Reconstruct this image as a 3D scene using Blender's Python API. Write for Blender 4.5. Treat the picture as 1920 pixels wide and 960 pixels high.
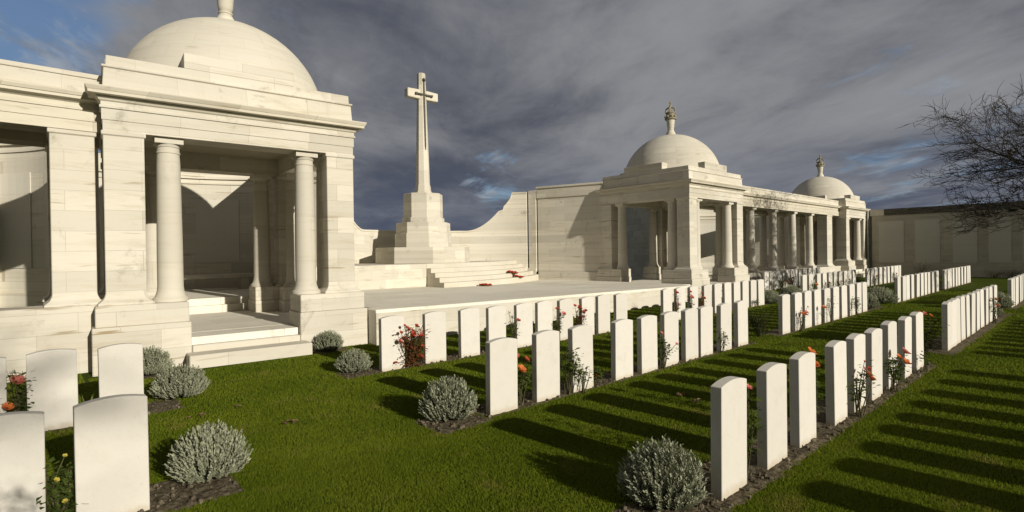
import bpy, bmesh, math, random
import numpy as np
from mathutils import Vector, Matrix

# ------------------------------------------------------------------ clear
for o in list(bpy.data.objects):
    bpy.data.objects.remove(o, do_unlink=True)
S = bpy.context.scene
COL = S.collection
R = math.radians

# ------------------------------------------------------------------ camera
YAW, PITCH, ROLL, CAMH, FPX = R(41.8966), R(-0.3336), R(-0.8272), 1.6826, 1001.28
cd = bpy.data.cameras.new('camera')
cd.sensor_width = 36.0
cd.lens = FPX / 1920 * 36.0
cd.clip_start = 0.05
cd.clip_end = 3000
cam = bpy.data.objects.new('camera', cd)
COL.objects.link(cam)
cam.matrix_world = (Matrix.Translation((0, 0, CAMH)) @ Matrix.Rotation(-YAW, 4, 'Z')
                    @ Matrix.Rotation(R(90) + PITCH, 4, 'X') @ Matrix.Rotation(ROLL, 4, 'Z'))
S.camera = cam
S.render.resolution_x, S.render.resolution_y = 1024, 512

# ------------------------------------------------------------------ sun
SUN_EL, SHADOW_AZ = R(18.8), R(93.2)           # shadows run along +Y, a little towards -X
LD = Vector((math.cos(SHADOW_AZ) * math.cos(SUN_EL), math.sin(SHADOW_AZ) * math.cos(SUN_EL), -math.sin(SUN_EL)))
sl = bpy.data.lights.new('sun', 'SUN')
sl.energy = 4.9
sl.angle = R(0.53)
sl.color = (1.0, 0.93, 0.80)
so = bpy.data.objects.new('sun', sl)
COL.objects.link(so)
so.location = (-3, -30, 30)
so.rotation_euler = LD.to_track_quat('-Z', 'Y').to_euler()
SUN_ROT = math.atan2(-LD.x, -LD.y)             # nishita rotation, measured from +Y clockwise

# ------------------------------------------------------------------ node helper
class NT:
    def __init__(s, tree):
        s.t = tree; s.n = tree.nodes; s.l = tree.links
        s.n.clear()
    def node(s, typ, **kw):
        nd = s.n.new(typ)
        for k, v in kw.items():
            setattr(nd, k, v)
        return nd
    def set(s, sock, v):
        if hasattr(v, 'is_linked') or hasattr(v, 'links'):
            s.l.new(v, sock)
        else:
            sock.default_value = v
    def math(s, op, a, b=None, c=None, clamp=False):
        nd = s.node('ShaderNodeMath', operation=op); nd.use_clamp = clamp
        s.set(nd.inputs[0], a)
        if b is not None: s.set(nd.inputs[1], b)
        if c is not None: s.set(nd.inputs[2], c)
        return nd.outputs[0]
    def vmath(s, op, a, b=None):
        nd = s.node('ShaderNodeVectorMath', operation=op)
        s.set(nd.inputs[0], a)
        if b is not None: s.set(nd.inputs[1], b)
        return nd.outputs['Value'] if op in ('DOT_PRODUCT', 'LENGTH') else nd.outputs[0]
    def mix(s, f, a, b, blend='MIX'):
        nd = s.node('ShaderNodeMix', data_type='RGBA', blend_type=blend)
        s.set(nd.inputs[0], f); s.set(nd.inputs[6], a); s.set(nd.inputs[7], b)
        return nd.outputs[2]
    def noise(s, vec, scale, detail=4, rough=0.5, dist=0.0):
        nd = s.node('ShaderNodeTexNoise')
        if vec is not None: s.l.new(vec, nd.inputs['Vector'])
        nd.inputs['Scale'].default_value = scale
        nd.inputs['Detail'].default_value = detail
        nd.inputs['Roughness'].default_value = rough
        nd.inputs['Distortion'].default_value = dist
        return nd.outputs[0]
    def ramp(s, f, lo, hi, a=0.0, b=1.0):
        nd = s.node('ShaderNodeMapRange', interpolation_type='SMOOTHSTEP')
        s.set(nd.inputs[0], f)
        nd.inputs[1].default_value = lo; nd.inputs[2].default_value = hi
        nd.inputs[3].default_value = a; nd.inputs[4].default_value = b
        return nd.outputs[0]
    def comb(s, x, y, z):
        nd = s.node('ShaderNodeCombineXYZ')
        s.set(nd.inputs[0], x); s.set(nd.inputs[1], y); s.set(nd.inputs[2], z)
        return nd.outputs[0]
    def sep(s, v):
        nd = s.node('ShaderNodeSeparateXYZ'); s.l.new(v, nd.inputs[0])
        return nd.outputs
    def scale3(s, v, sc):
        nd = s.node('ShaderNodeMapping'); s.l.new(v, nd.inputs[0]); nd.inputs['Scale'].default_value = sc
        return nd.outputs[0]

# ------------------------------------------------------------------ sky: nishita seen through storm cloud
W = bpy.data.worlds.new('World')
S.world = W
W.use_nodes = True
n = NT(W.node_tree)
sky = n.node('ShaderNodeTexSky', sky_type='NISHITA')
sky.sun_disc = False
sky.sun_elevation = SUN_EL
sky.sun_rotation = SUN_ROT
sky.air_density = 1.0; sky.dust_density = 0.6; sky.ozone_density = 2.0
gen = n.node('ShaderNodeTexCoord').outputs['Generated']
dx, dy, dz = n.sep(gen)
den = n.math('ADD', n.math('MAXIMUM', dz, 0.0), 0.10)
px_, py_ = n.math('DIVIDE', dx, den), n.math('DIVIDE', dy, den)
# cloud streets run from lower left to upper right of the view: long axis u, short axis v
uu = n.math('ADD', n.math('MULTIPLY', px_, 0.54), n.math('MULTIPLY', py_, 0.84))
vv = n.math('SUBTRACT', n.math('MULTIPLY', py_, 0.54), n.math('MULTIPLY', px_, 0.84))
cl = n.comb(n.math('ADD', n.math('MULTIPLY', uu, 0.58), 2.3), n.math('ADD', n.math('MULTIPLY', vv, 0.95), 5.1), 0.0)
big = n.noise(cl, 0.50, 3, 0.5, 0.2)
mid = n.noise(cl, 1.35, 9, 0.60, 0.45)
fine = n.noise(cl, 4.2, 8, 0.68, 0.7)
tone = n.math('ADD', n.math('MULTIPLY', big, 0.55), n.math('ADD', n.math('MULTIPLY', mid, 0.42), n.math('MULTIPLY', fine, 0.13)))
g_lite = n.ramp(n.vmath('DOT_PRODUCT', gen, (0.86, 0.36, 0.33)), 0.80, 0.99)
tone = n.math('ADD', tone, n.math('MULTIPLY', g_lite, 0.075))
dark = (0.076, 0.085, 0.111, 1); lite = (0.262, 0.268, 0.282, 1)
t1 = n.ramp(tone, 0.445, 0.715)
ccol = n.mix(t1, dark, lite)
# lower sky is bluer and deeper under the cloud deck
low = n.ramp(dz, 0.03, 0.24, 1.0, 0.0)
ccol = n.mix(n.math('MULTIPLY', low, 0.55), ccol, (0.072, 0.092, 0.148, 1))
# broken gaps: two bearings where the deck thins, and a few small holes
def bearing(v, lo, hi):
    return n.ramp(n.vmath('DOT_PRODUCT', gen, v), lo, hi)
g_left = bearing((-0.10, 0.955, 0.28), 0.955, 0.998)
g_right = bearing((0.962, 0.19, 0.165), 0.975, 0.9995)
g_mid = bearing((0.637, 0.759, 0.138), 0.9975, 0.99995)
gapn = n.noise(cl, 2.3, 6, 0.6, 0.6)
gm = n.math('ADD', n.math('MULTIPLY', g_left, 0.80), n.math('ADD', n.math('MULTIPLY', g_right, 0.44), n.math('MULTIPLY', g_mid, 0.35)))
gm = n.ramp(n.math('ADD', gm, n.math('MULTIPLY', n.math('SUBTRACT', gapn, 0.5), 1.9)), 0.30, 0.75)
wisp = n.noise(cl, 3.4, 7, 0.66, 0.5)
blue = n.mix(0.55, n.vmath('MULTIPLY', sky.outputs[0], (0.10, 0.10, 0.10)), (0.058, 0.125, 0.285, 1))
blue = n.mix(n.ramp(wisp, 0.44, 0.66, 0.0, 0.85), blue, (0.34, 0.38, 0.43, 1))
ccol = n.mix(n.math('MULTIPLY', gm, 0.88), ccol, blue)
# brighter rims next to the right-hand gap
ccol = n.mix(n.math('MULTIPLY', n.math('MULTIPLY', g_right, n.ramp(mid, 0.5, 0.7)), 0.45), ccol, (0.36, 0.36, 0.36, 1))
# the deck is thin and bright overhead and on the sun's side
up = n.ramp(dz, 0.42, 0.85)
back = n.ramp(n.vmath('DOT_PRODUCT', gen, (0.1, -0.93, 0.33)), 0.15, 0.9)
ccol = n.mix(n.math('MULTIPLY', n.math('MAXIMUM', up, back), 0.8), ccol, (0.15, 0.145, 0.135, 1))
bg = n.node('ShaderNodeBackground')
n.l.new(n.vmath('MULTIPLY', ccol, (10, 10, 10)), bg.inputs[0])
bg.inputs[1].default_value = 0.10
n.l.new(bg.outputs[0], n.node('ShaderNodeOutputWorld').inputs[0])

S.view_settings.view_transform = 'Standard'
S.view_settings.look = 'None'
S.view_settings.exposure = 0.0
S.view_settings.gamma = 1.0
S.view_settings.use_curve_mapping = False

# ------------------------------------------------------------------ materials
def mat(name, rough=0.85, spec=0.25):
    m = bpy.data.materials.new(name); m.use_nodes = True
    n = NT(m.node_tree)
    b = n.node('ShaderNodeBsdfPrincipled')
    b.inputs['Roughness'].default_value = rough
    b.inputs['Specular IOR Level'].default_value = spec
    o = n.node('ShaderNodeOutputMaterial'); n.l.new(b.outputs[0], o.inputs[0])
    return m, n, b
def bump(n, b, h, strength=0.3, dist=0.02):
    nd = n.node('ShaderNodeBump'); nd.inputs['Strength'].default_value = strength; nd.inputs['Distance'].default_value = dist
    n.l.new(h, nd.inputs['Height']); n.l.new(nd.outputs[0], b.inputs['Normal'])

def stone_mat(name, base, course=0.30, length=0.92, joint=0.30, streak=0.68, grime=0.85, floor=False, tint=0.13, dome=False):
    m, n, b = mat(name, 0.82, 0.2)
    pos = n.node('ShaderNodeNewGeometry').outputs['Position']
    x, y, z = n.sep(pos)
    if floor:
        uv = n.comb(x, y, 0.0)
    elif dome:
        ox_, oy_, oz_ = n.sep(n.node('ShaderNodeTexCoord').outputs['Object'])
        lat = n.math('ARCTAN2', n.math('SUBTRACT', oz_, 4.48), n.math('SQRT', n.math('ADD', n.math('MULTIPLY', ox_, ox_), n.math('MULTIPLY', oy_, oy_))))
        uv = n.comb(n.math('MULTIPLY', n.math('ARCTAN2', oy_, ox_), 1.9), n.math('MULTIPLY', lat, 1.9), 0.0)
    else:
        uv = n.comb(n.math('ADD', x, y), z, 0.0)
    br = n.node('ShaderNodeTexBrick'); n.l.new(uv, br.inputs['Vector'])
    br.inputs['Scale'].default_value = 1.0
    br.inputs['Brick Width'].default_value = length; br.inputs['Row Height'].default_value = course
    br.inputs['Mortar Size'].default_value = 0.0035; br.inputs['Mortar Smooth'].default_value = 0.3
    c = Vector(base)
    br.inputs['Color1'].default_value = (*(c * (1 - tint)), 1)
    br.inputs['Color2'].default_value = (*(c * (1 + tint)), 1)
    jc = c * (1 - joint)
    br.inputs['Mortar'].default_value = (jc.x, jc.y * 0.97, jc.z * 0.9, 1)
    col = br.outputs['Color']
    # sedimentary bands, stretched along the bed
    wob = n.noise(pos, 0.8, 2, 0.5)
    uw = n.vmath('ADD', uv, n.comb(0.0, n.math('MULTIPLY', wob, 0.10), 0.0))
    st = n.noise(n.scale3(uw, (0.8, 7.0, 1)) if not floor else n.scale3(pos, (1.2, 5, 1)), 1.0, 7, 0.7, 0.3)
    col = n.mix(n.ramp(st, 0.46, 0.76, 0, streak), col, (c.x * 0.66, c.y * 0.60, c.z * 0.48, 1))
    st2 = n.noise(n.scale3(uw, (2.4, 30.0, 1)) if not floor else n.scale3(pos, (4, 20, 1)), 1.0, 4, 0.65)
    col = n.mix(n.ramp(st2, 0.52, 0.80, 0, streak * 0.45), col, (c.x * 0.78, c.y * 0.74, c.z * 0.64, 1))
    # strong short rusty bed marks
    st3 = n.noise(n.scale3(uv, (0.75, 7.0, 1)) if not floor else n.scale3(pos, (1.0, 7, 1)), 1.5, 3, 0.5)
    col = n.mix(n.ramp(st3, 0.64, 0.74, 0, min(1.0, streak * 1.35)), col, (c.x * 0.52, c.y * 0.43, c.z * 0.30, 1))
    if not floor:
        # run-off: ragged vertical wash of soot
        ro = n.noise(n.scale3(uv, (2.6, 0.35, 1)), 1.0, 6, 0.65, 0.2)
        col = n.mix(n.ramp(ro, 0.56, 0.80, 0, grime * 0.5), col, (c.x * 0.55, c.y * 0.54, c.z * 0.52, 1))
    # weather: broad tone and grey-green lichen blotches
    bn = n.noise(pos, 0.45, 3, 0.5)
    col = n.mix(n.ramp(bn, 0.35, 0.65, 0, 0.35), col, (c.x * 1.08, c.y * 1.10, c.z * 1.16, 1))
    gn = n.noise(pos, 1.6, 8, 0.74, 0.4)
    col = n.mix(n.ramp(gn, 0.57, 0.76, 0, grime), col, (0.20, 0.185, 0.13, 1))
    n.l.new(col, b.inputs['Base Color'])
    h = n.math('ADD', n.math('MULTIPLY', n.noise(pos, 26, 6, 0.6), 0.4), n.math('MULTIPLY', br.outputs['Fac'], -0.6))
    h = n.math('ADD', h, n.math('MULTIPLY', st2, 0.3))
    bump(n, b, h, 0.35, 0.012)
    return m

STONE = (0.57, 0.535, 0.45)
M_stone = stone_mat('ashlar_stone', STONE)
M_dome = stone_mat('dome_stone', STONE, course=0.30, length=0.95, joint=0.22, streak=0.45, grime=0.7, tint=0.06, dome=True)
M_smooth = stone_mat('column_stone', (0.555, 0.52, 0.435), course=0.8, length=3.0, joint=0.2, streak=0.35, grime=0.3)
M_cornice = stone_mat('weathered_cornice_stone', (0.535, 0.495, 0.40), course=0.6, length=1.15, joint=0.4, streak=0.6, grime=0.95)
M_old = stone_mat('lichen_stone', (0.26, 0.235, 0.165), course=0.5, length=2, joint=0.2, streak=0.4, grime=0.95)
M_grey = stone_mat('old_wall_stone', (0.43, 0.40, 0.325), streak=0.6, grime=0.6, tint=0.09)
M_panel = stone_mat('panel_stone', (0.57, 0.54, 0.465), course=1.05, length=6, joint=0.18, streak=0.12, grime=0.15, tint=0.015)
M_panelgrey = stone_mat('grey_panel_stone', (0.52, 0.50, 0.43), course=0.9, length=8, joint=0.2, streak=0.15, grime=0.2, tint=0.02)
M_floor = stone_mat('paving_stone', (0.74, 0.70, 0.60), course=0.75, length=1.3, joint=0.5, streak=0.4, grime=0.4, floor=True, tint=0.10)
M_step = stone_mat('step_stone', (0.56, 0.525, 0.44), course=5.0, length=1.2, joint=0.3, streak=0.3, grime=0.35, tint=0.05)
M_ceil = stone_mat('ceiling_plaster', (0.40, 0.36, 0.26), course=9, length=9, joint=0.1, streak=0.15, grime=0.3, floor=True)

def make_headstone_mat():
    m, n, b = mat('headstone_portland', 0.8, 0.2)
    pos = n.node('ShaderNodeNewGeometry').outputs['Position']
    x, y, z = n.sep(pos)
    oi = n.node('ShaderNodeObjectInfo').outputs['Random']
    c = n.mix(oi, (0.64, 0.615, 0.56, 1), (0.575, 0.55, 0.495, 1))
    n1 = n.noise(pos, 9, 8, 0.75)
    c = n.mix(n.ramp(n1, 0.45, 0.75, 0, 0.22), c, (0.42, 0.39, 0.32, 1))
    n2 = n.noise(pos, 3.2, 4, 0.6, 0.5)
    c = n.mix(n.ramp(n2, 0.58, 0.75, 0, 0.3), c, (0.45, 0.42, 0.35, 1))
    # soil splash stain at the foot, ragged edge
    fz = n.math('ADD', z, n.math('MULTIPLY', n.noise(pos, 12, 4, 0.6), 0.12))
    c = n.mix(n.ramp(fz, 0.07, 0.145, 0.6, 0.0), c, (0.44, 0.37, 0.26, 1))
    n3 = n.noise(pos, 70, 2, 0.5)
    c = n.mix(n.ramp(n3, 0.62, 0.72, 0, 0.25), c, (0.4, 0.37, 0.3, 1))
    n.l.new(c, b.inputs['Base Color'])
    bump(n, b, n.noise(pos, 90, 4, 0.6), 0.15, 0.004)
    return m
M_head = make_headstone_mat()

def make_lawn():
    m, n, b = mat('lawn_turf', 0.95, 0.05)
    pos = n.node('ShaderNodeNewGeometry').outputs['Position']
    c = n.mix(n.ramp(n.noise(pos, 1.1, 5, 0.6), 0.35, 0.7), (0.075, 0.110, 0.010, 1), (0.125, 0.155, 0.018, 1))
    c = n.mix(n.ramp(n.noise(pos, 60, 5, 0.7), 0.35, 0.7), (0.050, 0.075, 0.009, 1), c)
    c = n.mix(n.ramp(n.noise(pos, 3.0, 3, 0.5), 0.60, 0.8, 0, 0.5), c, (0.15, 0.145, 0.035, 1))
    n.l.new(c, b.inputs['Base Color'])
    h = n.math('ADD', n.noise(pos, 45, 5, 0.7), n.math('MULTIPLY', n.noise(pos, 150, 3, 0.6), 0.8))
    bump(n, b, h, 1.0, 0.05)
    return m
M_lawn = make_lawn()

def leafy(name, c1, c2, transl=0.35, nscale=0.9, attr=True, dry=None):
    m = bpy.data.materials.new(name); m.use_nodes = True
    n = NT(m.node_tree)
    pos = n.node('ShaderNodeNewGeometry').outputs['Position']
    f = n.noise(pos, nscale, 4, 0.6)
    if attr:
        at = n.node('ShaderNodeAttribute'); at.attribute_name = 'rnd'
        f = n.math('ADD', n.math('MULTIPLY', n.ramp(f, 0.3, 0.7), 0.55), n.math('MULTIPLY', at.outputs['Fac'], 0.45))
    else:
        f = n.ramp(f, 0.3, 0.7)
    c = n.mix(f, (*c1, 1), (*c2, 1))
    if dry:
        c = n.mix(n.ramp(n.noise(pos, 2.3, 6, 0.65), 0.54, 0.74, 0, 0.75), c, (*dry, 1))
    d = n.node('ShaderNodeBsdfDiffuse'); n.l.new(c, d.inputs[0])
    t = n.node('ShaderNodeBsdfTranslucent'); n.l.new(c, t.inputs[0])
    mx = n.node('ShaderNodeMixShader'); mx.inputs[0].default_value = transl
    n.l.new(d.outputs[0], mx.inputs[1]); n.l.new(t.outputs[0], mx.inputs[2])
    o = n.node('ShaderNodeOutputMaterial'); n.l.new(mx.outputs[0], o.inputs[0])
    return m
M_grass = leafy('grass_blades', (0.088, 0.130, 0.009), (0.198, 0.240, 0.022), 0.32, 0.7, dry=(0.27, 0.235, 0.06))
M_lav = leafy('lavender_foliage', (0.20, 0.22, 0.14), (0.42, 0.43, 0.31), 0.15, 14)
M_leaf = leafy('rose_leaves', (0.050, 0.082, 0.016), (0.130, 0.165, 0.040), 0.35, 9)
M_leafred = leafy('autumn_rose_leaves', (0.085, 0.090, 0.025), (0.27, 0.075, 0.035), 0.35, 12)
M_iris = leafy('iris_blades', (0.10, 0.13, 0.04), (0.30, 0.30, 0.16), 0.3, 9, attr=False)
M_darkleaf = leafy('dark_shrub_leaves', (0.025, 0.035, 0.012), (0.055, 0.062, 0.022), 0.2, 9)

def flat(name, c1, c2=None, scale=20, rough=0.8, bmp=0.2, spec=0.2, metal=0):
    m, n, b = mat(name, rough, spec)
    b.inputs['Metallic'].default_value = metal
    pos = n.node('ShaderNodeNewGeometry').outputs['Position']
    f = n.ramp(n.noise(pos, scale, 5, 0.65), 0.35, 0.68)
    n.l.new(n.mix(f, (*c1, 1), (*(c2 or c1), 1)), b.inputs['Base Color'])
    if bmp: bump(n, b, n.noise(pos, scale * 3, 5, 0.65), bmp, 0.01)
    return m
M_soil = flat('dark_soil', (0.055, 0.044, 0.028), (0.185, 0.155, 0.105), 30, 0.95, 0.8, 0.05)
M_clod = flat('soil_clod', (0.05, 0.04, 0.026), (0.20, 0.17, 0.12), 12, 0.95, 0.5, 0.05)
M_stem = flat('woody_stem', (0.06, 0.055, 0.025), (0.10, 0.09, 0.04), 30, 0.85, 0)
M_bark = flat('bark', (0.022, 0.019, 0.016), (0.048, 0.042, 0.034), 8, 0.9, 0.5)
M_twig = flat('twig_bark', (0.026, 0.022, 0.017), (0.050, 0.042, 0.032), 8, 0.9, 0)
M_deadleaf = flat('dead_leaf', (0.11, 0.07, 0.035), (0.22, 0.15, 0.08), 25, 0.85, 0.2)
M_bronze = flat('bronze', (0.05, 0.045, 0.038), (0.09, 0.085, 0.06), 12, 0.5, 0.1, 0.4, 0.6)
M_stainpatch = None
def petal(name, a, b_): return leafy(name, a, b_, 0.35, 60, attr=False)
M_orange = petal('orange_petals', (0.62, 0.17, 0.05), (0.75, 0.27, 0.09))
M_pink = petal('pink_petals', (0.62, 0.16, 0.13), (0.78, 0.32, 0.26))
M_red = petal('red_petals', (0.40, 0.06, 0.035), (0.55, 0.12, 0.07))
M_white = petal('white_petals', (0.62, 0.60, 0.50), (0.72, 0.70, 0.62))
M_yellow = petal('yellow_petals', (0.50, 0.42, 0.06), (0.62, 0.55, 0.14))
M_poppy = flat('poppy_paper', (0.38, 0.022, 0.018), (0.55, 0.05, 0.035), 30, 0.7, 0.3)
M_hole = flat('drain_iron', (0.012, 0.012, 0.011), (0.02, 0.02, 0.018), 20, 0.7, 0)
M_litedge = flat('lit_edge', (0.34, 0.34, 0.31), (0.46, 0.46, 0.42), 6, 0.6, 0.1)  # pale tone that paints the sunlit wall-end edge
def make_coping():
    m, n, b = mat('blackened_brick_coping', 0.9, 0.1)
    pos = n.node('ShaderNodeNewGeometry').outputs['Position']
    x, y, z = n.sep(pos)
    br = n.node('ShaderNodeTexBrick'); n.l.new(n.comb(n.math('ADD', x, y), z, 0), br.inputs['Vector'])
    br.inputs['Scale'].default_value = 1; br.inputs['Brick Width'].default_value = 0.34; br.inputs['Row Height'].default_value = 0.085
    br.inputs['Mortar Size'].default_value = 0.012
    br.inputs['Color1'].default_value = (0.035, 0.032, 0.028, 1); br.inputs['Color2'].default_value = (0.11, 0.10, 0.085, 1)
    br.inputs['Mortar'].default_value = (0.16, 0.15, 0.12, 1)
    c = n.mix(n.ramp(n.noise(pos, 2.2, 6, 0.7), 0.55, 0.75, 0, 0.6), br.outputs[0], (0.22, 0.21, 0.17, 1))
    n.l.new(c, b.inputs['Base Color']); bump(n, b, br.outputs['Fac'], -0.4, 0.01)
    return m
M_coping = make_coping()

# ------------------------------------------------------------------ mesh builder
class MB:
    def __init__(s): s.v = []; s.f = []
    def add(s, vs, fs):
        k = len(s.v); s.v += [tuple(p) for p in vs]; s.f += [tuple(i + k for i in f) for f in fs]; return s
    def box(s, x0, x1, y0, y1, z0, z1):
        return s.add([(x0, y0, z0), (x1, y0, z0), (x1, y1, z0), (x0, y1, z0), (x0, y0, z1), (x1, y0, z1), (x1, y1, z1), (x0, y1, z1)],
                     [(0, 3, 2, 1), (4, 5, 6, 7), (0, 1, 5, 4), (1, 2, 6, 5), (2, 3, 7, 6), (3, 0, 4, 7)])
    def rings(s, rings, cap0=True, cap1=True, closed=True):
        m = len(rings[0]); vs = [p for r in rings for p in r]; fs = []
        for i in range(len(rings) - 1):
            for j in range(m if closed else m - 1):
                a = i * m + j; b = i * m + (j + 1) % m
                fs.append((a, b, b + m, a + m))
        if cap0: fs.append(tuple(reversed(range(m))))
        if cap1: fs.append(tuple(range((len(rings) - 1) * m, len(rings) * m)))
        return s.add(vs, fs)
    def rect(s, cx, cy, a, b, prof, cap0=True, cap1=True):          # prof: (z, outward offset)
        rs = []
        for z, o in prof:
            A, B = a + o, b + o
            rs.append([(cx - A, cy - B, z), (cx + A, cy - B, z), (cx + A, cy + B, z), (cx - A, cy + B, z)])
        return s.rings(rs, cap0, cap1)
    def lathe(s, cx, cy, prof, seg=32, cap0=True, cap1=True, ph=0.0):  # prof: (z, r)
        rs = [[(cx + r * math.cos(ph + 2 * math.pi * k / seg), cy + r * math.sin(ph + 2 * math.pi * k / seg), z) for k in range(seg)] for z, r in prof]
        return s.rings(rs, cap0, cap1)
    def poly(s, pts, z0, z1):
        m = len(pts)
        zz = z1 if callable(z1) else (lambda x, y: z1)
        return s.rings([[(x, y, z0) for x, y in pts], [(x, y, zz(x, y)) for x, y in pts]])
    def tube(s, pts, rads, seg=5, cap=True):
        rs = []
        pts = [Vector(p) for p in pts]
        for i, p in enumerate(pts):
            d = (pts[min(i + 1, len(pts) - 1)] - pts[max(i - 1, 0)]).normalized()
            u = d.orthogonal().normalized() if i == 0 else (u - d * u.dot(d)).normalized()
            w = d.cross(u)
            rs.append([tuple(p + (u * math.cos(2 * math.pi * k / seg) + w * math.sin(2 * math.pi * k / seg)) * rads[i]) for k in range(seg)])
        return s.rings(rs, cap, cap)
    def arc(s, cx, cy, r0, r1, a0, a1, z0, ztop, seg=48, zbot=None):   # solid wall along an arc, ztop may be a function of the angle
        rs = []
        for i in range(seg + 1):
            a = a0 + (a1 - a0) * i / seg
            zt = ztop(a) if callable(ztop) else ztop
            c, sn = math.cos(a), math.sin(a)
            rs.append([(cx + r0 * c, cy + r0 * sn, z0), (cx + r1 * c, cy + r1 * sn, z0), (cx + r1 * c, cy + r1 * sn, zt), (cx + r0 * c, cy + r0 * sn, zt)])
        return s.rings(rs)
    def build(s, name, material, parent=None, bevel=0.0, smooth=False, rnd=None):
        me = bpy.data.meshes.new(name)
        me.from_pydata(s.v, [], s.f)
        bm = bmesh.new(); bm.from_mesh(me)
        bmesh.ops.recalc_face_normals(bm, faces=bm.faces)
        bm.to_mesh(me); bm.free()
        me.materials.append(material)
        if smooth: me.shade_smooth()
        if rnd is not None:
            at = me.attributes.new('rnd', 'FLOAT', 'FACE')
            at.data.foreach_set('value', np.asarray(rnd, dtype=np.float32))
        o = bpy.data.objects.new(name, me); COL.objects.link(o)
        if parent: o.parent = parent
        if bevel:
            md = o.modifiers.new('bevel', 'BEVEL'); md.width = bevel; md.segments = 1; md.limit_method = 'ANGLE'; md.angle_limit = R(40)
        if smooth == 'auto':
            pass
        return o
def autosmooth(o, deg=35):
    me = o.data
    me.shade_smooth()
    me.set_sharp_from_angle(angle=R(deg))
    return o

def tag(o, label=None, cat=None, group=None, kind=None):
    if label: o['label'] = label
    if cat: o['category'] = cat
    if group: o['group'] = group
    if kind: o['kind'] = kind
    return o
def thing(name, label, cat, loc=(0, 0, 0), group=None, rz=0.0):
    o = bpy.data.objects.new(name, None); COL.objects.link(o)
    o.location = loc; o.rotation_euler = (0, 0, rz)
    o.empty_display_size = 0.2
    return tag(o, label, cat, group)
def copy_tree(o, parent=None):
    c = o.copy(); COL.objects.link(c)
    if parent: c.parent = parent
    for ch in list(o.children): copy_tree(ch, c)
    return c

# ================================================================== SETTING
lawn = MB().add([(-400, -400, 0), (400, -400, 0), (400, 400, 0), (-400, 400, 0)], [(0, 1, 2, 3)]).build('lawn', M_lawn)
tag(lawn, kind='structure')

# raised forecourt between the first two pavilions, falling slightly to the right
fz = lambda x, y: 0.66 - 0.0125 * (x - 4.7)
fc = MB()
fc.poly([(4.72, 9.06), (16.35, 9.20), (16.35, 9.62), (16.9, 9.62), (16.9, 13.7), (16.9, 21.6), (4.95, 21.6), (4.95, 13.7), (4.88, 9.50), (4.72, 9.50)], 0.0, fz)
tag(fc.build('forecourt_paving', M_floor, bevel=0.012), kind='structure')
# facing course of the forecourt edge
fe = MB()
fe.add([(4.715, 9.045, 0.002), (16.36, 9.185, 0.002), (16.36, 9.055 + .14, 0.002), (4.715, 9.06, 0.002),
        (4.715, 9.045, 0.60), (16.36, 9.185, 0.455), (16.36, 9.055 + .14, 0.455), (4.715, 9.06, 0.60)],
       [(0, 1, 5, 4), (4, 5, 6, 7), (0, 4, 7, 3), (1, 2, 6, 5)])
tag(fe.build('forecourt_kerb', M_stone), kind='structure')

# curved steps and terrace under the cross
TZ = 1.36
CX, CY = 10.93, 17.13
def arc_y(x, r): return 24.9 - math.sqrt(max(r * r - (x - 9.8) ** 2, 0))
st = MB()
for k in range(5):
    r = 10.7 - 0.25 * k
    z1 = 0.60 + 0.152 * (k + 1)
    xs = [9.8 + (16.05 - 9.8) * i / 28 for i in range(29)]
    front = [(x, arc_y(x, r)) for x in xs]
    back = [(x, arc_y(x, r - 0.25)) for x in reversed(xs)]
    if k < 4:
        st.poly(front + back, 0.3, z1)
    else:
        st.poly(front + [(16.05, 19.3), (9.8, 19.3)], 0.3, z1)
tag(st.build('terrace_steps', M_step, bevel=0.008), kind='structure')
te = MB(); te.box(5.2, 9.797, 15.2, 19.3, 0.3, TZ - 0.002)
tag(te.build('terrace', M_stone, bevel=0.01), kind='structure')

# ================================================================== PAVILIONS
def column(mb_ped, x, y, z0, z1, r, ped=None):
    pass
def add_column(parent, x, y, zb, zt, r=0.18):
    m = MB()
    prof = [(zb, r * 1.40), (zb + 0.02, r * 1.42), (zb + 0.05, r * 1.38), (zb + 0.075, r * 1.22), (zb + 0.10, r * 1.16), (zb + 0.16, r * 1.05), (zb + 0.24, r)]
    H = zt - zb
    for t in (0.3, 0.5, 0.7, 0.85): prof.append((zb + H * t, r * (1 - 0.13 * max(0, (t - 0.25)) ** 1.2 / 0.75)))
    rt = r * 0.86
    prof += [(zt - 0.235, rt), (zt - 0.23, rt * 1.07), (zt - 0.205, rt * 1.07), (zt - 0.20, rt), (zt - 0.14, rt * 1.0), (zt - 0.135, rt * 1.08), (zt - 0.13, rt * 1.08), (zt - 0.105, rt * 1.17), (zt - 0.09, rt * 1.2)]
    m.lathe(x, y, prof, 28)
    a = rt * 1.24
    m.rect(x, y, a, a, [(zt - 0.089, 0), (zt, 0)])
    return autosmooth(m.build('column', M_smooth, parent), 32)
def add_pier(m, x, y, a, b, zb, zt):
    m.rect(x, y, a, b, [(zb, 0.095), (zb + 0.03, 0.095), (zb + 0.05, 0.07), (zb + 0.09, 0.028), (zb + 0.14, 0.008), (zb + 0.18, 0.0), (zt - 0.065, 0.0), (zt - 0.06, 0.022), (zt, 0.022)])

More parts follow.
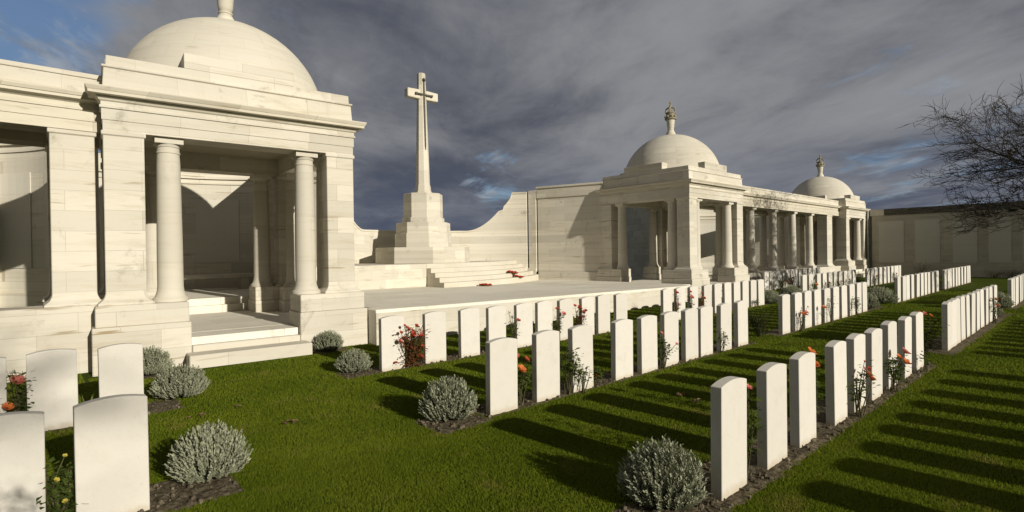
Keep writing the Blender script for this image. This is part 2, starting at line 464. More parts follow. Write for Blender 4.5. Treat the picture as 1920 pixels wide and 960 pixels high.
def pavilion(label, cx, yfront, a, b, zs=1.0, rz=0.0, rdome=1.0):
    cy = yfront + b
    t = thing('domed_pavilion', label, 'pavilion', (cx, cy, 0), 'domed stone pavilions of the memorial', rz)
    z = lambda v: v * zs
    P0, P1 = z(0.68), z(0.99)
    for sx in (-1, 1):
        for sy in (-1, 1):
            m = MB()
            def bx(x0, x1, y0, y1, z0, z1):
                m.box(min(sx * x0, sx * x1), max(sx * x0, sx * x1), min(sy * y0, sy * y1), max(sy * y0, sy * y1), z0, z1)
            ox, oy = a - 1.06, b - 1.06
            bx(ox, a + 0.17, b - 0.56, b + 0.17, -0.05, P0)              # front or back arm with corner
            bx(a - 0.56, a + 0.17, oy, b - 0.562, -0.05, P0)             # side arm
            bx(ox + 0.02, a + 0.13, b - 0.54, b + 0.13, P0 + 0.001, P1)
            bx(a - 0.54, a + 0.13, oy + 0.02, b - 0.542, P0 + 0.001, P1)
            m.build('plinth', M_stone, t, bevel=0.012)
    F = 0.42 * zs
    f = MB(); f.box(-(a - 0.565), a - 0.565, -(b - 0.565), b - 0.565, 0.0, F)
    for sx in (-1, 1):
        f.box(min(sx * (a - 0.563), sx * (a + 0.05)), max(sx * (a - 0.563), sx * (a + 0.05)), -(b - 1.065), b - 1.065, 0.0, F - 0.002)
        f.box(-(a - 1.065), a - 1.065, min(sx * (b - 0.563), sx * (b + 0.05)), max(sx * (b - 0.563), sx * (b + 0.05)), 0.0, F - 0.002)
    f.build('floor', M_floor, t, bevel=0.008)
    s = MB()
    s.box(-(a - 0.98), a - 0.98, -(b + 0.56), -(b + 0.174), -0.02, z(0.20))
    s.box(-(a - 1.068), a - 1.068, -(b + 0.173), -(b + 0.052), -0.02, z(0.30))
    s.build('front_steps', M_step, t, bevel=0.012)
    zt = z(3.57)
    for sx in (-1, 1):
        for sy in (-1, 1):
            p = MB(); add_pier(p, sx * (a - 0.25), sy * (b - 0.25), 0.25, 0.25, P1, zt)
            p.build('corner_pier', M_stone, t, bevel=0.008)
            add_column(t, sx * (a - 0.83), sy * (b - 0.26), P1 + 0.001, zt - 0.001)
            add_column(t, sx * (a - 0.26), sy * (b - 0.83), P1 + 0.001, zt - 0.001)
    # entablature ring: architrave and frieze
    e = MB()
    outer = [(zt + .001, 0.0), (z(3.73), 0.0), (z(3.732), 0.014), (z(3.895), 0.014), (z(3.90), 0.036), (z(3.935), 0.036), (z(3.94), 0.02), (z(4.0), 0.02)]
    rs = []
    for zz, o in outer: rs.append([(-(a + o), -(b + o), zz), (a + o, -(b + o), zz), (a + o, b + o, zz), (-(a + o), b + o, zz)])
    i_ = 0.50
    inn = [[(-(a - i_), -(b - i_), zz), (a - i_, -(b - i_), zz), (a - i_, b - i_, zz), (-(a - i_), b - i_, zz)] for zz in (z(4.0), zt + .001)]
    e.rings(rs + inn + [rs[0]], False, False)
    e.build('entablature', M_stone, t)
    c = MB()
    c.rect(0, 0, a, b, [(z(4.001), 0.03), (z(4.015), 0.045), (z(4.03), 0.05), (z(4.055), 0.075), (z(4.07), 0.08), (z(4.075), 0.165), (z(4.115), 0.168), (z(4.12), 0.175), (z(4.17), 0.20), (z(4.185), 0.20), (z(4.20), 0.03)])
    c.build('cornice', M_cornice, t)
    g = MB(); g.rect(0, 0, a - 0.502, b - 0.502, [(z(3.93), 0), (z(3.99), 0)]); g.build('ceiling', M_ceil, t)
    p = MB()
    p.rect(0, 0, a, b, [(z(4.201), 0.0), (z(4.51), -0.02), (z(4.512), 0.005), (z(4.545), 0.005), (z(4.55), -0.045), (z(4.70), -0.05)])
    A_, B_, q_ = a - 0.052, b - 0.052, 0.84
    p.poly([(-q_, -B_), (q_, -B_), (q_, -q_), (A_, -q_), (A_, q_), (q_, q_), (q_, B_), (-q_, B_), (-q_, q_), (-A_, q_), (-A_, -q_), (-q_, -q_)], z(4.701), z(4.95))
    p.build('parapet', M_stone, t, bevel=0.008)
    d = MB()
    dxo = 0.09 if rz else 0.0
    rr, zc = 1.855 * rdome * min(a, b) / 1.915, z(4.48)
    prof = []
    for i in range(0, 19):
        al = R(8) + (R(90) - R(8)) * i / 18
        prof.append((zc + rr * math.sin(al) * 0.985, max(rr * math.cos(al), 0.02)))
    d.lathe(dxo, 0, prof, 64)
    autosmooth(d.build('dome', M_dome, t), 40)
    zt0 = zc + rr * 0.985
    fn = MB(); k = zs
    fn.lathe(dxo, 0, [(zt0 - 0.06, .215), (zt0 + 0.02, .20), (zt0 + .10, .165), (zt0 + .20, .115), (zt0 + .215, .13), (zt0 + .24, .13), (zt0 + .255, .108), (zt0 + .27, .118), (zt0 + .33, .135), (zt0 + .50, .15), (zt0 + .60, .165)], 24)
    fo = autosmooth(fn.build('finial', M_smooth, t), 40)
    cr = MB()
    cr.lathe(dxo, 0, [(zt0 + .601, .17), (zt0 + .63, .225), (zt0 + .70, .225), (zt0 + .71, .16), (zt0 + .86, .165), (zt0 + .87, .19), (zt0 + .91, .19), (zt0 + .92, .14), (zt0 + .95, .10)], 20)
    for q in range(8):                                  # knobs round the crown's rim
        an = q * math.pi / 4
        cr.lathe(dxo + 0.205 * math.cos(an), 0.205 * math.sin(an), [(zt0 + .69, .02), (zt0 + .715, .045), (zt0 + .755, .045), (zt0 + .79, .012)], 6)
    for q in range(4):                                  # four open arches meeting under the orb
        an = q * math.pi / 2 + 0.35
        pts = []
        for w in range(9):
            u = w / 8
            rad = 0.175 * math.cos(u * math.pi / 2 * 0.93) + 0.03 * math.sin(u * math.pi)
            pts.append((dxo + rad * math.cos(an), rad * math.sin(an), zt0 + .90 + 0.22 * math.sin(u * math.pi / 2)))
        cr.tube(pts, [0.032] * 9, 6)
    cr.lathe(dxo, 0, [(zt0 + .94, .03), (zt0 + 1.10, .03), (zt0 + 1.11, .055), (zt0 + 1.19, .055), (zt0 + 1.21, .03), (zt0 + 1.25, .022), (zt0 + 1.27, .04), (zt0 + 1.32, .03), (zt0 + 1.40, .006)], 10)
    cro = autosmooth(cr.build('crown', M_old, fo), 50)
    return t

PAV_A = pavilion('nearest and largest domed pavilion, at left, with its finial cut off by the frame', 2.81, 9.68, 1.885, 1.925, 1.0, R(-4.2), 0.985)
PAV_B = pavilion('middle domed pavilion, right of the stone cross, shaded on its left face', 19.17, 9.75, 2.05, 1.95, 0.995)
PAV_C = pavilion('farthest and smallest domed pavilion, at the end of the colonnade by the grey wall', 36.15, 9.85, 1.86, 1.92, 0.965)

# ================================================================== COLONNADES
def colonnade(label, x0, x1, cols, piers, basez, yf=10.22, dep=1.9, zb=3.52, ztop=4.38):
    t = thing('colonnade', label, 'colonnade', ((x0 + x1) / 2, yf + dep / 2, 0))
    ox, oy = -(x0 + x1) / 2, -(yf + dep / 2)
    L = (x1 - x0) / 2; D = dep / 2
    bw = MB()
    bw.box(-L, L, -D - 0.12, -D + 0.52, -0.05, basez)
    bw.build('base_wall', M_stone, t, bevel=0.012)
    bb = MB(); bb.box(-L, L, D - 0.52, D + 0.1, -0.05, basez * 0.8); bb.build('rear_base_wall', M_stone, t, bevel=0.012)
    fl = MB(); fl.box(-L, L, -D + 0.522, D - 0.522, 0.0, basez - 0.25); fl.build('walk_paving', M_floor, t)
    zt = zb - 0.01
    for x in cols:
        for yy in (-D + 0.24, D - 0.24):
            pm = MB(); pm.rect(x + ox, yy, 0.25, 0.25, [(basez + .001 if yy < 0 else basez * 0.8 + .001, 0), (basez + 0.10, 0)])
            pm.build('pedestal', M_stone, t, bevel=0.008)
            add_column(t, x + ox, yy, basez + 0.101, zt, 0.175)
    for (p0, p1) in piers:
        for yy in (-D + 0.25, D - 0.25):
            pm = MB(); add_pier(pm, (p0 + p1) / 2 + ox, yy, (p1 - p0) / 2, 0.25, basez + .001, zt); pm.build('pier', M_stone, t, bevel=0.008)
    e = MB()
    prof = [(zb, 0), (zb + .15, 0), (zb + .152, .014), (zb + .30, .014), (zb + .305, .034), (zb + .34, .034), (zb + .345, .02), (zb + .40, .02), (zb + .43, .07), (zb + .445, .13), (zb + .485, .13), (zb + .49, .145), (zb + .535, .165), (zb + .55, .165), (zb + .565, .0)]
    for sgn, nm in ((-1, 'entablature'), (1, 'entablature')):
        e = MB()
        rs = []
        for zz, o in prof + [(zb + .565, -0.5), (zb, -0.5)]:
            yy = sgn * (D + o)
            rs.append([(-L, yy, zz), (L, yy, zz)])
        rs.append(rs[0])
        e.rings(rs, False, False, closed=False)
        e.build(nm, M_cornice, t)
    p = MB()
    p.box(-L, L, -D + 0.01, D - 0.01, zb + .566, ztop - 0.07)
    p.box(-L, L, -D - 0.008, D + 0.008, ztop - 0.069, ztop)
    p.build('parapet', M_stone, t, bevel=0.006)
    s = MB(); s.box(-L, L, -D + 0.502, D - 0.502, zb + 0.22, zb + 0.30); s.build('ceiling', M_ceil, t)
    return t
colonnade('stone colonnade at the left edge, adjoining the big pavilion, one broad pier in view',
          -6.5, 0.88, [-1.1, -3.2], [(0.20, 0.72), (-5.6, -5.05)], 0.99, zb=3.60, ztop=4.47)
colonnade('long stone colonnade of four columns between the middle and the far pavilion',
          21.24, 34.27, [23.49, 25.85, 28.14, 30.43], [(32.35, 33.15)], 0.68)

# ================================================================== WALLS
def arc_wall(name, label, cx, cy, r, th, a0, a1, h, npan, pz0, pz1, mat_w, mat_p, zfloor=0.0, frac=0.72, cat='wall', pilaster=True, seg=64):
    t = thing(name, label, cat, (cx, cy, 0))
    w = MB(); w.arc(0, 0, r, r + th, a0, a1, -0.05, h, seg); w.build('wall_body', mat_w, t)
    b = MB()
    b.arc(0, 0, r - 0.05, r - 0.002, a0, a1, zfloor, zfloor + 0.45, seg)
    b.arc(0, 0, r - 0.035, r - 0.002, a0, a1, h - 0.66, h - 0.60, seg)
    b.arc(0, 0, r - 0.07, r - 0.002, a0, a1, h - 0.50, h - 0.42, seg)
    b.build('moulding', mat_w, t)
    st = (a1 - a0) / npan
    for i in range(npan):
        m = a0 + st * (i + 0.5)
        pm = MB(); pm.arc(0, 0, r - 0.018, r - 0.002, m - st * frac / 2, m + st * frac / 2, pz0, pz1, 6)
        pm.build('inscription_panel', mat_p, t)
    return t
# curved court walls behind the pavilion and the two colonnades
arc_wall('court_wall', 'curved panelled wall behind the nearest pavilion, seen through its columns', 2.7, 14.5, 3.95, 0.5, R(8), R(150), 4.55, 6, 1.52, 3.42, M_stone, M_panel, 0.6)
arc_wall('court_wall', 'sunlit curved wall behind the left colonnade, beside its broad pier', -3.45, 13.9, 4.0, 0.5, R(2), R(178), 4.75, 7, 1.5, 3.62, M_stone, M_panel, 0.5)
arc_wall('court_wall', 'curved shaded wall behind the long right-hand colonnade', 27.75, 12.9, 5.6, 0.5, R(-4), R(184), 4.3, 10, 1.3, 3.35, M_stone, M_panel, 0.3)
tag(MB().box(-7.4, 0.52, 12.2, 18.2, 0.0, 0.50).build('court_lawn', M_lawn), kind='structure')
cp = MB(); cp.box(0.6, 4.9, 13.86, 18.6, 0.0, 0.74); cp.box(0.8, 4.6, 13.70, 13.858, 0.0, 0.58)
tag(cp.build('court_paving', M_floor, bevel=0.01), kind='structure')
bn = thing('stone_bench', 'low stone bench against the curved wall inside the nearest pavilion court', 'bench', (3.75, 17.15, 0.74))
MB().box(-1.15, 1.15, -0.22, 0.22, 0.34, 0.45).build('seat', M_smooth, bn, bevel=0.01)
for x in (-0.9, 0.9): MB().box(x - 0.1, x + 0.1, -0.18, 0.18, 0.0, 0.339).build('support', M_smooth, bn, bevel=0.01)

rw = thing('rear_wall', 'shaded plain wall behind the farthest pavilion', 'wall', (36, 15.6, 0))
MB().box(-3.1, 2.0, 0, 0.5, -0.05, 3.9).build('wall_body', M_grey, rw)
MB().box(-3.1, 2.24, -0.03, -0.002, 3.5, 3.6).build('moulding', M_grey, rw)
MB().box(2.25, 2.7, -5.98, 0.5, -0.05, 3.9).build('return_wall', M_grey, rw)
# wing walls that join the pavilions to the apse
def wing(label, p0, p1, out):
    t = thing('wing_wall', label, 'wall', (p0[0], p0[1], 0))
    d = Vector((p1[0] - p0[0], p1[1] - p0[1])); L = d.length; d /= L
    nrm = Vector((-d.y, d.x)) * out            # towards the forecourt
    def slab(m, s0, s1, o0, o1, z0, z1):
        c = [(d * s + nrm * o) for s, o in ((s0, o0), (s1, o0), (s1, o1), (s0, o1))]
        m.rings([[(q.x, q.y, z0) for q in c], [(q.x, q.y, z1) for q in c]])
    m = MB(); slab(m, 0, L, -0.5, 0, 0, 4.42); m.build('wall_body', M_stone, t, bevel=0.008)
    m = MB(); slab(m, 0.0, L + 0.03, 0.002, 0.045, 4.0, 4.36); slab(m, -0.0, L + 0.05, -0.52, 0.06, 4.421, 4.50); m.build('parapet_band', M_stone, t, bevel=0.008)
    m = MB(); slab(m, 0.0, L, 0.002, 0.06, 0.2, 0.86); m.build('base_course', M_stone, t, bevel=0.01)
    m = MB(); slab(m, L + 0.06, L + 0.42, -0.5, 0.04, 0, 4.36); slab(m, L + 0.05, L + 0.43, 0.042, 0.13, 0.3, 1.0); m.build('pilaster', M_stone, t, bevel=0.008)
    return t
wing('straight wall between the middle pavilion and the curved apse wall, half in shadow', (17.14, 13.55), (16.18, 16.35), -1 * -1)
wing('straight wall seen through the right side of the nearest pavilion', (4.62, 13.62), (5.56, 16.35), -1)

# apse wall with the scooped top
AX, AY, AR = 10.87, 13.0, 6.2
A0, A1 = R(36.6), R(143.4)
def apse_top(a):
    dg = math.degrees(a)
    if dg > 90:
        return 2.66 + min(0.84 * (max(dg - 103.0, 0) / 8.0) ** 1.9, 1.64)
    if dg < 42.6: return 4.30
    if dg < 45.9: return 4.18 - 0.50 * ((dg - 42.6) / 3.3) ** 0.7
    if dg < 47.8: return 3.56 - 0.03 * (dg - 45.9)
    u = min((dg - 47.8) / 13.0, 1)
    return 2.66 + 0.84 * (1 - u) ** 1.9
ap = thing('apse_wall', 'curved pale stone wall with a scooped top behind the tall cross', 'wall', (AX, AY, 0))
m = MB(); m.arc(0, 0, AR, AR + 0.45, A0, A1, 0.0, lambda a: apse_top(a) - 0.07, 260); m.build('wall_body', M_stone, ap)
m = MB(); rs = []
for i in range(261):
    a = A0 + (A1 - A0) * i / 260; zt = apse_top(a); c, s_ = math.cos(a), math.sin(a)
    rs.append([((AR - .025) * c, (AR - .025) * s_, zt - 0.069), ((AR + .47) * c, (AR + .47) * s_, zt - 0.069), ((AR + .47) * c, (AR + .47) * s_, zt), ((AR - .025) * c, (AR - .025) * s_, zt)])
m.rings(rs); m.build('coping', M_stone, ap)

# drain spout at the foot of the pilaster
dr = MB(); dr.lathe(0, 0, [(0, 0.07), (0.12, 0.075)], 14)
dro = dr.build('drain_outlet', M_hole); dro.rotation_euler = (R(90), 0, R(20)); dro.location = (16.12, 16.42, 0.80)
tag(dro, 'small black drain hole at the foot of the pilaster right of the curved steps', 'drain')

# right-hand boundary wall (faces away from the sun)
bw = thing('boundary_wall', 'long grey shaded wall with blank panels and a dark coping, at far right', 'wall', (38.02, -10, 0))
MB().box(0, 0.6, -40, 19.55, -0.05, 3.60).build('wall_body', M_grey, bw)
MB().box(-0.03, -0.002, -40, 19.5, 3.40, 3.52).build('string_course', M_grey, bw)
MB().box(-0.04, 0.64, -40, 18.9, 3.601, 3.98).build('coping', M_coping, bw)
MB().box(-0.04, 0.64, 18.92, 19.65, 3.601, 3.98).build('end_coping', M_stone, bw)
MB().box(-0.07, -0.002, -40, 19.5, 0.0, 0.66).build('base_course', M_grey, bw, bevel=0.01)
pan = [(8.95, 7.75), (7.02, 6.42 - .18), (5.62, 4.72 - .12), (4.05, 3.12)]
edges = [(9.20, 7.95), (7.42, 6.28), (5.72, 4.68), (4.23, 3.33), (2.92, 2.10)]
for y1, y0 in edges:
    MB().box(-0.016, -0.002, y0 + 10, y1 + 10, 0.80, 3.24).build('blank_panel', M_panelgrey, bw)
pp = MB(); pp.tube([(0, 0, 0.3), (0, 0, 3.95)], [0.05, 0.05], 10)  # pale tube drawn for the sunlit edge of the wall end
ppo = pp.build('lit_wall_edge', M_litedge); ppo.location = (37.92, 9.74, 0)
tag(ppo, 'thin pale tube drawn as the sunlit wall edge in the corner between the far pavilion and the grey wall', 'lit_wall_edge')

# ================================================================== CROSS
cr = thing('memorial_cross', 'tall pale stone cross on stepped octagonal base, bronze sword on its face', 'cross', (CX, CY, TZ))
o8 = math.pi / 8; k8 = 1 / math.cos(o8)
def octo(prof, name, bevel=0.008):
    m = MB(); m.lathe(0, 0, [(z - TZ, r * k8) for z, r in prof], 8, ph=o8); return m.build(name, M_stone, cr, bevel=bevel)
octo([(TZ, 1.64), (1.93, 1.63)], 'base_tier')
octo([(1.931, 0.99), (2.44, 0.985), (2.441, 0.945), (2.84, 0.94)], 'middle_tier')
octo([(2.841, 0.74), (3.03, 0.735), (3.031, 0.685), (3.90, 0.68), (3.925, 0.66)], 'pedestal')
sh = MB(); sh.lathe(0, 0, [(z - TZ, r * k8) for z, r in ((3.926, .315), (4.02, .31), (4.03, .285), (4.20, .27), (4.30, .245), (7.42, .165), (8.42, .145), (8.44, .13))], 8, ph=o8)
sh.build('shaft', M_smooth, cr)
ar = MB()
for sx in (-1, 1):
    ar.rings([[(sx * x, -w, z - TZ - h) for w, h in ((.0, .0),)] for x, z in ()]) if False else None
    r0 = [(sx * 0.12, -0.135, 7.455), (sx * 0.12, 0.135, 7.455), (sx * 0.12, 0.135, 7.80), (sx * 0.12, -0.135, 7.80)]
    r1 = [(sx * 0.66, -0.125, 7.47), (sx * 0.66, 0.125, 7.47), (sx * 0.66, 0.125, 7.785), (sx * 0.66, -0.125, 7.785)]
    ar.rings([[(x, y, z - TZ) for x, y, z in r] for r in (r0, r1)])
ar.build('cross_arm', M_smooth, cr, bevel=0.02)
sw = MB()
yb = -0.175
def bar(x0, x1, z0, z1, y0, y1): sw.box(x0, x1, y0, y1, z0 - TZ, z1 - TZ)
sw.rings([[(-w, y - .012, z - TZ), (w, y - .012, z - TZ), (w, y + .045, z - TZ), (-w, y + .045, z - TZ)] for z, w, y in ((5.55, .006, -.222), (5.72, .028, -.218), (7.60, .04, -.172), (8.12, .03, -.163))])
bar(-0.34, 0.34, 7.59, 7.645, -0.205, -0.136)
sw.lathe(0, -0.17, [(8.10 - TZ, .03), (8.14 - TZ, .06), (8.20 - TZ, .06), (8.24 - TZ, .02)], 10)
for sx in (-1, 1): sw.box(sx * 0.34 - .035, sx * 0.34 + .035, -0.21, -0.135, 7.58 - TZ, 7.655 - TZ)
sw.build('bronze_sword', M_bronze, cr)

# poppy wreaths
def wreath(label, loc, tilt, rz):
    rnd = random.Random(int(loc[0] * 100))
    m = MB()
    for i in range(46):
        a = rnd.random() * 2 * math.pi; r = 0.2 + rnd.uniform(-.055, .055)
        x, y, z = r * math.cos(a), r * math.sin(a), rnd.uniform(0.0, .05)
        m.lathe(x, y, [(z, .012), (z + .012, .045), (z + .03, .05), (z + .022, .012)], 7)
    core = MB(); core.rings([[((.2 + .05 * math.cos(q * 2 * math.pi / 8)) * math.cos(k * 2 * math.pi / 24), (.2 + .05 * math.cos(q * 2 * math.pi / 8)) * math.sin(k * 2 * math.pi / 24), .02 + .025 * math.sin(q * 2 * math.pi / 8)) for q in range(8)] for k in range(25)], False, False)
    t = thing('poppy_wreath', label, 'wreath', loc, 'red poppy wreaths on the steps')
    t.rotation_euler = (tilt, 0, rz); t.scale = (.78, .78, .9)
    m.build('poppies', M_poppy, t); core.build('ring', M_leaf, t, rnd=None)
wreath('red poppy wreath lying on the paving below the steps', (11.40, 14.06, 0.585), 0.0, 0.3)
wreath('red poppy wreath on the upper step, left of the other stepped wreath', (13.68, 15.22, 0.91), R(10), 0.2)
wreath('red poppy wreath on the lower step nearest the wall', (13.82, 15.07, 0.758), R(10), 0.5)

# ================================================================== HEADSTONES
def headstone_mesh():
    w, th, hs, ht = 0.19, 0.04, 0.762, 0.790
    pr = [(-w, -0.04), (w, -0.04)]
    n_ = 12
    c = (w * w - (ht - hs) ** 2) / (2 * (ht - hs)); rad = c + (ht - hs)
    al = math.asin(w / rad)
    arcp = [(rad * math.sin(al - 2 * al * i / n_), hs - c + rad * math.cos(al - 2 * al * i / n_) - 0.0) for i in range(n_ + 1)]
    # arcp starts at +w shoulder and ends at -w shoulder
    pts = pr + arcp
    m = MB(); m.rings([[(x, -th, z) for x, z in pts], [(x, th, z) for x, z in pts]])
    o = m.build('headstone', M_head, bevel=0.004)
    return o
H0 = headstone_mesh()
first = [True]
HEADS = []
ORD = ['first', 'second', 'third', 'fourth', 'fifth', 'sixth', 'seventh', 'eighth', 'ninth', 'tenth', 'eleventh', 'twelfth', 'thirteenth']
rng = random.Random(5)
def block(row_y, xs, where, group, extra=None):
    for i, x in enumerate(xs):
        o = H0 if first[0] else H0.copy()
        if not first[0]: COL.objects.link(o)
        first[0] = False
        o.location = (x + 0.19, row_y + 0.04 + rng.uniform(-.008, .008), rng.uniform(-.008, .004))
        o.rotation_euler = (R(rng.uniform(-.5, .5)), R(rng.uniform(-.45, .45)), R(rng.uniform(-1.3, 1.3)))
        lab = (extra or {}).get(i) or 'white headstone, %s from the left in %s' % (ORD[i], where)
        tag(o, lab, 'headstone', group)
        HEADS.append((x, row_y))
G = 'white war grave headstones in rows'
Y1, Y2, Y3, Y4, Y0 = 1.72, 4.25, 6.93, 9.22, -0.92
block(Y1, [3.39, 4.12, 4.76, 5.60, 6.20, 6.78, 7.50, 8.21, 8.89], 'the nearest row', G, {
    0: 'large nearest headstone with a silver lavender bush at its foot, lower right of the photo',
    1: 'white headstone directly behind the large nearest one in the front row'})
block(Y1, [10.90, 11.285, 11.67, 12.20, 12.70, 13.2, 13.8, 14.4, 14.97, 15.6, 16.21], 'the nearest row, second block', G)
block(Y1, [19.66, 20.05, 20.44, 20.95, 21.55, 22.1, 22.7, 23.3], 'the block cut by the right edge', G)
block(Y2, [3.48, 4.16, 4.76, 5.59, 6.16, 6.74, 7.31, 7.76, 8.39, 9.03], 'the middle row before the forecourt', G)
block(Y2, [10.91, 11.56, 12.06, 12.64, 13.23, 13.83, 14.41, 15.0, 15.57, 16.06], 'the middle row, second block', G)
block(Y2, [19.54, 20.12, 20.62, 21.2, 21.97, 22.56, 23.08, 23.64, 24.32, 25.03], 'the middle row, third block', G)
block(Y2, [26.54, 27.14, 27.63, 28.21, 28.82, 29.46, 30.15, 30.87, 31.59, 32.1], 'the middle row, last block', G)
block(Y3, [3.69, 4.43, 5.1, 5.68, 6.32, 6.82, 7.41, 8.05, 8.56, 9.16], 'the row along the forecourt edge', G)
block(Y3, [10.94, 11.54, 12.15, 12.86, 13.41, 13.96, 14.48, 15.0, 15.55, 16.06], 'the row before the middle pavilion', G)
block(Y3, [19.53, 20.12, 20.85, 21.45, 22.06, 22.64, 23.19, 23.82, 24.31, 24.87], 'the third row before the colonnade', G)
block(Y3, [26.8, 27.39, 27.97, 28.69, 29.42, 30.05, 30.69, 31.24, 31.7, 32.12], 'the row before the farthest pavilion', G)
block(Y4, [21.93, 22.4, 22.83, 23.23, 23.74, 24.11, 24.6, 24.99, 25.5, 26.02, 26.67, 27.22, 27.8], 'the shaded row close against the colonnade', G)
block(Y2, [-0.345, 0.175], 'the left foreground pair', G, {
    0: 'headstone cut by the left edge with a dark shadow across its lower half',
    1: 'large plain headstone at lower left beside a lavender bush'})
block(Y3, [-0.585, -0.06, 0.49], 'the left background row', G, {
    0: 'sliver of headstone at the left edge behind pink roses',
    1: 'dappled headstone at left behind the two foreground stones',
    2: 'white headstone in front of the left pavilion plinth, behind the large lower left one'})
GO = 'headstones of the row outside the frame'
for xs in ([3.98, 4.61, 5.17, 5.79, 6.33, 6.95, 7.62, 8.34, 9.12], [11.03, 11.6, 12.2, 12.8, 13.3, 13.9, 14.5, 15.1, 15.7, 16.2], [19.7, 20.3, 20.9, 21.5, 22.1]):
    block(Y0, xs, '', GO, {i: 'headstone of the row beyond the right edge of the photo' for i in range(12)})
block(Y1, [-0.62, -1.25], '', GO, {0: 'headstone of the front row beyond the left edge of the photo', 1: 'headstone of the front row beyond the left edge of the photo'})

# ================================================================== SOIL BEDS
BEDS = []
def bed(x0, x1, yr, yb=0.42, yf=0.13):
    rnd = random.Random(int(x0 * 37 + yr * 11))
    dist = math.hypot(x0, yr)
    step = 0.05 if dist < 7 else (0.1 if dist < 14 else 0.25)
    nx = max(3, int((x1 - x0) / step)); ny = max(4, int((yb + yf) / step))
    vs, fs = [], []
    for j in range(ny + 1):
        for i in range(nx + 1):
            e = 0.0 if (i in (0, nx) or j in (0, ny)) else 1.0
            jx = rnd.uniform(-.02, .02)
            vs.append((x0 + (x1 - x0) * i / nx + jx, yr - yf + (yb + yf) * j / ny + rnd.uniform(-.02, .02), 0.004 if not e else rnd.uniform(.005, .018)))
    for j in range(ny):
        for i in range(nx):
            k = j * (nx + 1) + i
            fs.append((k, k + 1, k + nx + 2, k + nx + 1))
    o = MB().add(vs, fs).build('soil_bed', M_soil)
    tag(o, kind='structure')
    BEDS.append((x0, x1, yr - yf, yr + yb))
    if dist < 9:                                    # loose clods and grit
        c = MB()
        for _ in range(int(110 * (x1 - x0))):
            x, y = rnd.uniform(x0, x1), rnd.uniform(yr - yf, yr + yb); s = rnd.choice((.004, .006, .009, .014)) * rnd.uniform(.7, 1.3)
            c.lathe(x, y, [(0.0, s), (0.015 + s * .5, s * 1.1), (0.015 + s * 1.2, s * .5)], 5, ph=rnd.random())
        tag(c.build('soil_clods', M_clod), kind='stuff')
bed(2.62, 9.55, Y1, .42, .105); bed(10.55, 17.9, Y1, 0.4, 0.15); bed(19.3, 24.0, Y1)
bed(2.80, 3.42, Y2); bed(3.42, 9.6, Y2, .42, .045); bed(10.7, 18.0, Y2, .42, .06); bed(19.3, 25.6, Y2, .4, .06); bed(26.3, 32.7, Y2, .4, .06)
bed(3.15, 9.75, Y3, 0.42, 0.05); bed(10.7, 17.6, Y3, 0.42, 0.05); bed(19.3, 25.4, Y3, .4, .05); bed(26.5, 32.7, Y3, .4, .05)
bed(21.6, 28.4, Y4, .4, .05)
bed(-1.6, 1.12, Y2, 0.5, 0.12); bed(-1.6, 1.25, Y3, 0.5, 0.06)
bed(0.95, 1.85, 9.02, 0.4, 0.1); bed(3.60, 4.2, 9.05, 0.4, 0.06)

# ================================================================== LAVENDER BUSHES
def lavender_proto(seed, nsp):
    rnd = random.Random(seed)
    m = MB(); rn = []
    for i in range(nsp):
        az = rnd.random() * 2 * math.pi
        el = math.asin(rnd.uniform(0.04, 1.0) ** 0.9)
        tip = Vector((0.5 * math.cos(el) * math.cos(az), 0.5 * math.cos(el) * math.sin(az), 0.15 + 0.68 * math.sin(el))) * rnd.uniform(0.80, 1.05)
        base = Vector((tip.x * 0.25, tip.y * 0.25, 0.02 + 0.08 * rnd.random()))
        mid = base.lerp(tip, 0.55) + Vector((tip.x * 0.10, tip.y * 0.10, -0.05 * math.cos(el)))
        v = rnd.random()
        up = (tip - mid).normalized()
        tip2 = tip + Vector((0, 0, 0.03))
        k = len(m.f); m.tube([base, mid, tip2], [0.008, 0.009, 0.004], 3, False); rn += [v * .5] * (len(m.f) - k)
        side = up.orthogonal().normalized(); w2 = up.cross(side)
        nl = 15
        for q in range(nl):
            u = 0.28 + 0.75 * q / nl
            p = base.lerp(mid, u / .55) if u < .55 else mid.lerp(tip2, min((u - .55) / .45, 1.0))
            an = q * 2.4 + v * 6
            od = side * math.cos(an) + w2 * math.sin(an)
            ln = rnd.uniform(.035, .06) * (1.15 - 0.4 * u)
            tp = p + od * ln * 0.62 + up * ln
            ws = up.cross(od) * 0.011
            k = len(m.f); m.add([p - ws, p + ws, tp + ws * .5, tp - ws * .5], [(0, 1, 2, 3)]); rn += [min(1, v * .4 + .6 * u * rnd.uniform(.7, 1.2))] * (len(m.f) - k)
    return m, rn
LPROTO = []
for sd, nsp in ((1, 620), (2, 580), (3, 620)):
    m, rn = lavender_proto(sd, nsp)
    me_o = m.build('foliage', M_lav, rnd=rn)
    st_ = MB()
    r3 = random.Random(sd)
    for _ in range(9):
        a = r3.random() * 6.28; st_.tube([(0, 0, -.01), (.05 * math.cos(a), .05 * math.sin(a), .08), (.15 * math.cos(a), .15 * math.sin(a), .2)], [.014, .011, .006], 4)
    sm = st_.build('woody_base', M_stem)
    LPROTO.append((me_o.data, sm.data)); bpy.data.objects.remove(me_o); bpy.data.objects.remove(sm)
def lavender(label, x, y, wid, hgt, k=0, rz=None):
    t = thing('lavender_bush', label, 'bush', (x, y, 0.0), 'silver green lavender bushes')
    t.scale = (wid * .9, wid * .9, hgt / 0.85 * .84)
    t.rotation_euler = (0, 0, rz if rz is not None else x * 3.1)
    for nm, d in (('foliage', LPROTO[k][0]), ('woody_base', LPROTO[k][1])):
        o = bpy.data.objects.new(nm, d); COL.objects.link(o); o.parent = t
